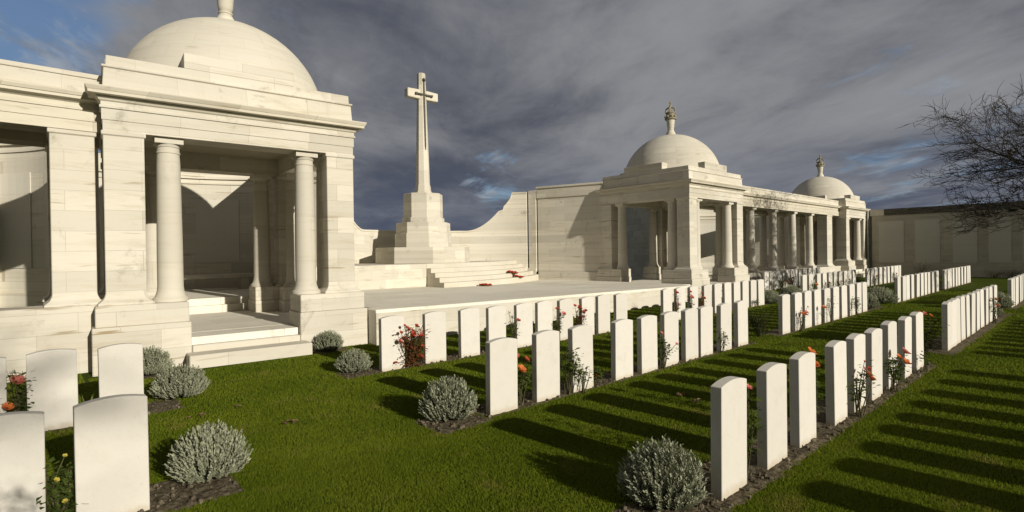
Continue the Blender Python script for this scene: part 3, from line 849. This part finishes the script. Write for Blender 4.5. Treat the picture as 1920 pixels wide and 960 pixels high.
lavender('silver lavender bush in the foreground cut by the bottom edge, beside the nearest headstone', 3.12, 2.0, .64, .49, 0)
lavender('round silver lavender bush at the left end of the middle row', 3.14, 4.50, .66, .51, 1)
lavender('silver lavender bush at lower left, beside the large plain headstone', 0.99, 4.62, .64, .47, 2)
lavender('silver lavender bush left of the row along the forecourt edge', 3.44, 7.30, .58, .38, 0)
lavender('silver lavender bush against the plinth right of the pavilion steps', 3.88, 9.22, .58, .42, 1)
lavender('silver lavender bush in front of the pavilion plinth, the nearer of two', 1.31, 7.5, .70, .46, 2)
lavender('silver lavender bush touching the pavilion plinth left of the steps', 1.22, 9.26, .68, .48, 0)
lavender('grey green bush at the right end of the third row before the middle pavilion', 16.95, 7.0, .78, .52, 1)
lavender('dark grey bush on the grass below the colonnade', 19.0, 7.1, .85, .55, 2)
lavender('small round bush at the right end of the middle row block', 17.05, 4.45, .72, .55, 0)
lavender('wide round bush at the left end of the far middle row block', 19.0, 4.6, 1.05, .60, 1)
lavender('round bush at the right end of the second block of the nearest row', 17.0, 1.95, .70, .52, 2)
lavender('round bush left of the block cut by the right edge', 19.05, 2.05, .95, .60, 0)

# ================================================================== ROSE BUSHES
def bloom(parent, p, s, matl, rnd, up=None):
    m = MB(); p = Vector(p)
    up = (up or Vector((rnd.uniform(-.4, .4), -0.6, 0.7))).normalized()
    a = up.orthogonal().normalized(); b = up.cross(a)
    for ring, (cnt, op, ln) in enumerate(((4, .25, .7), (5, .65, .9), (6, 1.1, 1.0))):
        for q in range(cnt):
            an = q * 2 * math.pi / cnt + ring * .6 + rnd.uniform(-.2, .2)
            d = a * math.cos(an) + b * math.sin(an); w = a * -math.sin(an) + b * math.cos(an)
            base = p - up * s * .3
            m1 = base + d * s * .45 * op + up * s * .45 * ln; m2 = base + d * s * .8 * op + up * s * .75 * ln
            m.add([base, m1 - w * s * .42, m2 - w * s * .30, m2 + w * s * .30, m1 + w * s * .42], [(0, 1, 2, 3, 4)])
    return m.build('bloom', matl, parent)
def rose(label, x, y, h, wid, blooms=(), leaf=M_leaf, nleaf=160, seed=1, cat='rose bush', bloom_mat=M_orange, fill=0.0, nst=6):
    rnd = random.Random(seed)
    t = thing('rose_bush', label, cat, (x, y, 0.0), 'rose bushes between the headstones')
    stm = MB(); lf = MB(); rn = []; tips = []
    tg = [Vector(b[:3]) - Vector((x, y, 0)) for b in blooms]
    for i in range(nst + len(tg)):
        if i < len(tg): tip = tg[i]
        else:
            a = rnd.random() * 6.28; tip = Vector((wid * .5 * rnd.uniform(.3, 1) * math.cos(a), wid * .35 * rnd.uniform(.2, 1) * math.sin(a), h * rnd.uniform(.6, 1.0)))
        b0 = Vector((rnd.uniform(-.05, .05), rnd.uniform(-.04, .04), -0.01))
        mid = b0.lerp(tip, .5) + Vector((rnd.uniform(-.04, .04), rnd.uniform(-.03, .03), .04))
        stm.tube([b0, mid, tip], [.006, .005, .003], 4)
        tips.append((b0, mid, tip))
    for i in range(int(nleaf * 1.7)):
        b0, mid, tip = rnd.choice(tips); u = rnd.uniform(.12 if fill else .35, 1.0)
        p = b0.lerp(mid, u * 2) if u < .5 else mid.lerp(tip, u * 2 - 1)
        a = rnd.random() * 6.28
        d = Vector((math.cos(a), math.sin(a), rnd.uniform(-.5, .6))).normalized()
        p = p + d * rnd.uniform(.005, .06 + fill)
        s = rnd.uniform(.018, .040)
        w = d.cross(Vector((rnd.uniform(-.4, .4), rnd.uniform(-.4, .4), 1))).normalized()
        nrm = w.cross(d)
        k = len(lf.f)
        lf.add([p, p + d * s * .6 + w * s * .5 + nrm * s * .1, p + d * s * 1.5, p + d * s * .6 - w * s * .5 + nrm * s * .1], [(0, 1, 2, 3)])
        rn.append(rnd.random())
    stm.build('stems', M_stem, t)
    lf.build('leaves', leaf, t, rnd=rn)
    for bl in blooms:
        s = (bl[3] if len(bl) > 3 else .035) * 1.3
        bloom(t, Vector(bl[:3]) - Vector((x, y, 0)), s, bl[4] if len(bl) > 4 else bloom_mat, rnd)
    return t
# nearest row
rose('dark rose stems with one pink bud behind the nearest headstone', 3.90, 1.80, .55, .25, [(3.93, 1.78, .66, .022, M_pink)], seed=11, nleaf=150)
rose('tall rose with two orange blooms left of the fourth headstone in the nearest row', 5.35, 1.83, .62, .22, [(5.36, 1.84, .72, .042), (5.33, 1.80, .615, .035), (5.43, 1.86, .58, .02)], seed=12, nleaf=130)
rose('leaning rose with a cluster of orange blooms across the fifth headstone of the nearest row', 6.08, 1.66, .45, .2, [(6.13, 1.58, .435, .035), (6.17, 1.57, .395, .036), (6.24, 1.58, .37, .030), (6.09, 1.60, .49, .02, M_pink), (6.22, 1.60, .47, .018, M_red), (6.15, 1.62, .55, .014, M_red)], seed=13, nleaf=90)
rose('rose with pink and coral blooms between two headstones of the nearest row', 7.40, 1.66, .5, .26, [(7.56, 1.58, .46, .048, M_pink), (7.50, 1.56, .35, .042, M_orange), (7.36, 1.6, .43, .03, M_orange)], seed=14, nleaf=200)
rose('small rose sprig on the last headstone of the nearest row', 8.86, 1.66, .35, .12, [], seed=15, nleaf=26, nst=3)
rose('dark leafy rose with small coral buds in the gap before the second block', 10.15, 1.9, .62, .7, [(9.75, 1.86, .70, .03, M_red), (9.95, 1.84, .68, .03, M_pink), (10.5, 1.86, .60, .03, M_orange)], seed=16, nleaf=420, leaf=M_darkleaf, nst=14, fill=.08)
rose('climbing rose near the right end of the second block', 15.5, 1.64, .6, .4, [(15.55, 1.62, .52, .04, M_orange), (15.8, 1.62, .36, .04, M_red)], seed=17, nleaf=120)
# middle row
rose('rose with a round orange bloom between the first two middle row headstones', 3.98, 4.34, .5, .24, [(3.93, 4.26, .41, .05, M_orange), (4.05, 4.3, .50, .032, M_red), (3.90, 4.3, .56, .03, M_pink)], seed=21, nleaf=170)
rose('bushy rose with twigs crossing the third middle row headstone', 4.68, 4.25, .55, .34, [], seed=22, nleaf=210, nst=9)
rose('thin twigs with small dark leaves over the face of the third middle row headstone', 4.86, 4.18, .42, .22, [], seed=23, nleaf=40, nst=6)
rose('low rose foliage between the third and fourth middle row headstones', 5.32, 4.34, .22, .36, [(5.25, 4.3, .12, .02, M_red)], seed=24, nleaf=150, nst=8)
rose('rose with two small pink buds left of the sixth middle row headstone', 6.66, 4.22, .5, .2, [(6.58, 4.2, .52, .026, M_pink), (6.86, 4.14, .34, .024, M_pink)], seed=25, nleaf=110)
rose('thin rose with few leaves before the ninth middle row headstone', 8.33, 4.2, .38, .2, [], seed=26, nleaf=60)
rose('dark leafless shrub at the left end of the second middle row block', 10.42, 4.5, .50, .62, [], leaf=M_darkleaf, seed=27, nleaf=520, nst=16, fill=.06, cat='shrub')
rose('rose with coral blooms on the second headstone of the shrub ended block', 11.64, 4.18, .42, .22, [(11.62, 4.14, .36, .04, M_orange), (11.76, 4.13, .34, .045, M_orange), (11.84, 4.14, .37, .035, M_pink), (11.9, 4.14, .48, .02, M_red)], seed=28, nleaf=50)
rose('rose with one coral bloom on the fourth headstone of the shrub ended block', 12.78, 4.16, .42, .15, [(12.78, 4.12, .40, .045, M_orange)], seed=29, nleaf=20, nst=3)
rose('leafy rose on the eighth headstone of the shrub ended block', 15.1, 4.12, .5, .28, [(15.12, 4.08, .30, .03, M_white)], seed=30, nleaf=110)
rose('bare rose twigs on the fifth headstone of the shrub ended block', 13.36, 4.16, .68, .25, [], seed=31, nleaf=36)
# forecourt row
rbl = []
rr_ = random.Random(77)
for i in range(26):
    rbl.append((4.13 + rr_.uniform(-.2, .22), 6.93 + rr_.uniform(-.12, .1), rr_.uniform(.40, .66), rr_.uniform(.018, .034), M_red if rr_.random() < .75 else M_pink))
for i in range(9):
    rbl.append((4.1 + rr_.uniform(-.25, .3), 6.86 + rr_.uniform(-.08, .08), rr_.uniform(.08, .34), rr_.uniform(.016, .026), M_red))
rose('dense red flowering rose bush between the first two forecourt row headstones', 4.18, 6.95, .62, .44, rbl, leaf=M_leafred, seed=41, nleaf=900, nst=24, fill=.07)
rose('small pale rose between the fourth and fifth forecourt row headstones', 6.2, 6.92, .6, .22, [(6.1, 6.9, .66, .03, M_white), (6.16, 6.9, .58, .028, M_white), (6.3, 6.88, .50, .034, M_red), (6.12, 6.88, .48, .03, M_white)], seed=42, nleaf=110)
rose('pink rose between the sixth and seventh forecourt row headstones', 7.3, 6.9, .55, .24, [(7.42, 6.84, .52, .04, M_pink), (7.3, 6.9, .62, .03, M_red)], seed=43, nleaf=130)
rbl = [(7.95 + rr_.uniform(-.1, .1), 6.9 + rr_.uniform(-.08, .08), rr_.uniform(.35, .70), .03, M_red) for _ in range(11)]
rose('narrow red rose bush before the eighth forecourt row headstone', 7.96, 6.95, .66, .24, rbl, leaf=M_leafred, seed=44, nleaf=240, nst=9, fill=.04)
rose('red rose left of the second headstone before the middle pavilion', 11.46, 6.9, .7, .16, [(11.42, 6.86, .68, .045, M_red), (11.48, 6.86, .40, .04, M_pink)], seed=45, nleaf=90, leaf=M_leafred)
rose('red rose left of the third headstone before the middle pavilion', 12.07, 6.9, .62, .16, [(12.08, 6.86, .52, .05, M_pink), (12.04, 6.86, .66, .03, M_red)], seed=46, nleaf=80)
rose('brownish rose bush left of the fourth headstone before the middle pavilion', 12.7, 6.98, .6, .3, [(12.66, 6.9, .58, .04, M_red), (12.78, 6.9, .45, .04, M_red)], seed=47, nleaf=180, leaf=M_leafred, nst=8)
rose('rose sprig at the foot of the ninth headstone before the middle pavilion', 15.62, 6.84, .25, .2, [], seed=48, nleaf=60)
rose('green rose bush in front of the shaded colonnade row', 22.7, 8.85, .55, .8, [(22.5, 8.7, .42, .05, M_orange), (23.0, 8.7, .3, .05, M_pink)], seed=49, nleaf=520, nst=14, fill=.1)
rose('dark rose bush left of the stones before the farthest pavilion', 25.95, 7.1, .7, .8, [], leaf=M_darkleaf, seed=50, nleaf=420, nst=14, fill=.12)
for i, (x, y) in enumerate(((20.3, 6.84), (21.6, 6.84), (22.9, 6.84), (23.9, 6.84), (27.6, 6.84), (30.9, 6.84), (24.3, 9.1), (26.2, 9.1))):
    rose('rose growing at the %s of the far rows' % ('first headstone,second pair,middle,right end,near corner,far corner,left part of the back row,right part of the back row'.split(',')[i]), x, y, .55, .5, [(x + .1, y - .04, .42, .05, M_red if i % 2 else M_orange)], seed=60 + i, nleaf=150, nst=8, fill=.05)
# left foreground
rose('leafy rose with small yellow blooms between the two foreground left headstones', 0.10, 4.36, .44, .24, [(0.085, 4.26, .345, .014, M_yellow), (0.125, 4.27, .20, .013, M_yellow), (0.13, 4.34, .46, .011, M_yellow)], seed=71, nleaf=420, nst=12, fill=.04)
rose('rose with pink blooms between the two stones at the left edge', -0.13, 6.98, .62, .24, [(-.13, 6.9, .535, .05, M_pink), (-.20, 6.88, .305, .04, M_orange), (-.16, 6.9, .62, .02, M_white)], seed=72, nleaf=420, nst=12, fill=.03)
rose('unseen tall shrub added behind the camera to shade the lower left headstone', 0.20, -1.5, 2.45, .62, [], leaf=M_darkleaf, seed=73, nleaf=5200, nst=40, fill=.14, cat='shrub').name = 'shadow_shrub'  # unseen stand-in, added to cast the shadow of the person behind the camera
ir = thing('iris_clump', 'clump of pale narrow iris blades beside the dappled left headstone', 'plant', (0.40, 7.0, 0))
m = MB(); r3 = random.Random(9)
for i in range(9):
    a = r3.uniform(0, 6.28); ln = r3.uniform(.25, .42); lean = r3.uniform(.05, .22)
    d = Vector((math.cos(a), math.sin(a) * .6, 0)); w = Vector((-d.y, d.x, 0)).normalized() * .010
    p0 = Vector((d.x * .02, d.y * .02, 0)); p1 = p0 + d * lean * .4 + Vector((0, 0, ln * .6)); p2 = p0 + d * lean + Vector((0, 0, ln))
    m.add([p0 - w, p0 + w, p1 + w, p1 - w, p2], [(0, 1, 2, 3), (3, 2, 4)])
m.build('blades', M_iris, ir)
ir2 = thing('iris_clump', 'clump of arching iris blades above the pink roses at the left edge', 'plant', (-0.12, 7.35, 0))
m = MB()
for i in range(12):
    a = r3.uniform(0, 6.28); ln = r3.uniform(.45, .72); lean = r3.uniform(.08, .3)
    d = Vector((math.cos(a), math.sin(a) * .6, 0)); w = Vector((-d.y, d.x, 0)).normalized() * .011
    p0 = Vector((d.x * .03, d.y * .03, 0)); p1 = p0 + d * lean * .35 + Vector((0, 0, ln * .65)); p2 = p0 + d * lean + Vector((0, 0, ln))
    m.add([p0 - w, p0 + w, p1 + w, p1 - w, p2], [(0, 1, 2, 3), (3, 2, 4)])
m.build('blades', M_iris, ir2)
# shrubs at the foot of the boundary wall
for i, (x, y, h, lab) in enumerate(((36.9, 7.0, .85, 'dark shrub at the foot of the grey wall, left of the other low ones'), (37.3, 3.9, .4, 'low dark ground plant at the grey wall foot, leftmost'), (37.3, 3.3, .4, 'low dark ground plant at the grey wall foot, rightmost'))):
    t = rose(lab, x, y, h, 1.5, [], leaf=M_darkleaf, seed=90 + i, nleaf=420, nst=16, fill=.25, cat='shrub')
    t['group'] = 'dark shrubs by the grey wall'; t.name = 'wall_shrub'

# ================================================================== FALLEN LEAVES / worm-cast clumps on the lawn
for i, (x, y, s, lab) in enumerate(((1.89, 5.44, .05, 'brown leaf clump on open grass above the lower left lavender'), (1.66, 6.45, .03, 'small dark leaf clump on the grass, farthest from the lavender'),
                                    (1.29, 6.39, .03, 'small brown leaf on the grass by the pavilion lavender'), (1.16, 6.35, .022, 'tiny brown leaf beside the soil of the pavilion lavender'), (5.52, 3.26, .05, 'brown leaf heap on striped grass, the farther of two'), (5.38, 3.03, .06, 'brown leaf heap on striped grass, the nearer of two'))):
    rnd = random.Random(i); m = MB()
    for q in range(9):
        a = rnd.random() * 6.28; r = s * rnd.uniform(0, 1); c = Vector((r * math.cos(a) * 1.4, r * math.sin(a), rnd.uniform(.022, .035)))
        d = Vector((math.cos(a * 3), math.sin(a * 3), rnd.uniform(-.3, .5))).normalized() * s * .6; w = Vector((-d.y, d.x, rnd.uniform(-.01, .01))) * .6
        m.add([c - d, c + w + Vector((0, 0, s * .3)), c + d, c - w + Vector((0, 0, s * .2))], [(0, 1, 2, 3)])
    o = m.build('fallen_leaves', M_deadleaf); o.location = (x, y, 0)
    tag(o, lab, 'leaves', 'fallen leaves on the lawn')

# ================================================================== TREES
def bare_tree(label, loc, height, seed, spread=0.5, levels=6, droop=0.0, trunk_h=0.28, name='bare_tree', limb=2.3, ratio=(.56, .78), kids=(8, 6, 5, 4, 4, 3), minr=.007):
    rnd = random.Random(seed)
    t = thing(name, label, 'tree', loc)
    limbs, twigs, trunk = MB(), MB(), MB()
    def grow(p, d, ln, r, lev):
        npt = 4 if lev < 3 else 3
        pts = [p]; dd = d.copy()
        for i in range(npt):
            dd = (dd + Vector((rnd.uniform(-1, 1), rnd.uniform(-1, 1), rnd.uniform(-.7, .7))) * (.16 + .03 * lev) + Vector((0, 0, .05 if lev < 4 else -droop))).normalized()
            pts.append(pts[-1] + dd * ln / npt)
        rads = [r * (1 - .45 * i / npt) for i in range(npt + 1)]
        (trunk if lev == 0 else limbs if lev < 3 else twigs).tube(pts, rads, 8 if lev < 2 else 5 if lev < 3 else 3, lev < 2)
        if lev >= levels: return
        nb = kids[min(lev, len(kids) - 1)]
        for i in range(nb):
            u = rnd.uniform(.35, 1.0) if lev else rnd.uniform(.7, 1.0)
            if i == 0: u = 1.0
            k = min(int(u * npt), npt - 1); q = pts[k].lerp(pts[k + 1], u * npt - k)
            ax = dd.orthogonal().normalized(); ax.rotate(Matrix.Rotation(rnd.random() * 6.28, 3, dd))
            ang = rnd.uniform(.45, .95) if lev else rnd.uniform(.7, 1.25)
            nd = (dd * math.cos(ang) + ax * math.sin(ang)).normalized()
            if nd.z < -.35: nd.z *= .3; nd.normalize()
            grow(q, nd, (ln * rnd.uniform(*ratio) if lev else limb * rnd.uniform(.85, 1.15)), max(rads[-1] * rnd.uniform(.5, .72), minr), lev + 1)
    grow(Vector((0, 0, -.1)), Vector((0, 0, 1)), height * trunk_h, height * .027, 0)
    autosmooth(trunk.build('trunk', M_bark, t), 60); limbs.build('limbs', M_bark, t); twigs.build('twigs', M_twig, t)
    return t
bare_tree('bare leafless tree at the right edge, its twigs drooping over the grey wall', (26.7, 0.45, 0), 10.4, 4, levels=6, droop=.02, trunk_h=.30, limb=2.15, kids=(8, 5, 4, 4, 3, 3), minr=.0085)
t = bare_tree('bare tree standing behind the photographer', (-4.05, -26.0, 0), 16.0, 8, levels=5, trunk_h=.58, limb=3.5, kids=(9, 5, 4, 4, 3), minr=.016)

# ================================================================== GRASS BLADES
def grass():
    r = np.random.default_rng(3)
    def pts(r0, r1, n_):
        # density falls with distance
        u = r.random(n_)
        e = -0.5
        rad = (r0 ** e + u * (r1 ** e - r0 ** e)) ** (1 / e) if r1 > 5.01 else np.sqrt(r0 ** 2 + u * (r1 ** 2 - r0 ** 2))
        th = r.uniform(math.radians(-4), math.radians(88), n_)          # measured from +Y
        return rad * np.sin(th), rad * np.cos(th), rad
    A = pts(2.2, 5.0, 430000); B = pts(5.0, 27.0, 820000)
    x = np.concatenate([A[0], B[0]]); y = np.concatenate([A[1], B[1]]); rad = np.concatenate([A[2], B[2]])
    ok = (y < 9.03)
    ok |= (x > 21.3) & (y < 9.9)
    ok |= (x > 3.65) & (x < 4.72) & (y < 9.5)
    ok |= (x > 0.55) & (x < 1.75) & (y < 9.5)
    ok |= (x < 0.5) & (y < 10.0)
    edge = 0.02 * np.sin(x * 23) + 0.015 * np.sin(x * 61 + 1)
    for x0, x1, y0, y1 in BEDS:
        ok &= ~((x > x0 + .02) & (x < x1 - .02) & (y > y0 + .02 + edge) & (y < y1 - .02 + edge))
    for hx, hy in HEADS:
        ok &= ~((x > hx) & (x < hx + .38) & (y > hy - .005) & (y < hy + .085))
    x, y, rad = x[ok], y[ok], rad[ok]
    N = len(x)
    sc = np.maximum(1.0, rad / 4.5)
    h = r.uniform(.008, .021, N) * np.minimum(sc, 1.6) ** .5
    w = r.uniform(.0016, .0030, N) * sc
    az = r.uniform(0, 2 * np.pi, N)
    lean = r.uniform(0.0, .9, N) * h; la = r.uniform(0, 2 * np.pi, N)
    V = np.empty((N, 3, 3), np.float32)
    V[:, 0] = np.stack([x - w * np.cos(az), y - w * np.sin(az), np.full(N, -.002)], 1)
    V[:, 1] = np.stack([x + w * np.cos(az), y + w * np.sin(az), np.full(N, -.002)], 1)
    V[:, 2] = np.stack([x + lean * np.cos(la), y + lean * np.sin(la), h], 1)
    me = bpy.data.meshes.new('grass')
    me.vertices.add(3 * N); me.vertices.foreach_set('co', V.ravel())
    me.loops.add(3 * N); me.loops.foreach_set('vertex_index', np.arange(3 * N, dtype=np.int32))
    me.polygons.add(N); me.polygons.foreach_set('loop_start', np.arange(0, 3 * N, 3, dtype=np.int32))
    me.update(calc_edges=True)
    at = me.attributes.new('rnd', 'FLOAT', 'FACE'); at.data.foreach_set('value', r.random(N).astype(np.float32))
    me.materials.append(M_grass)
    o = bpy.data.objects.new('grass', me); COL.objects.link(o)
    tag(o, 'short mown grass covering the lawn between the rows', 'grass', kind='stuff')
grass()
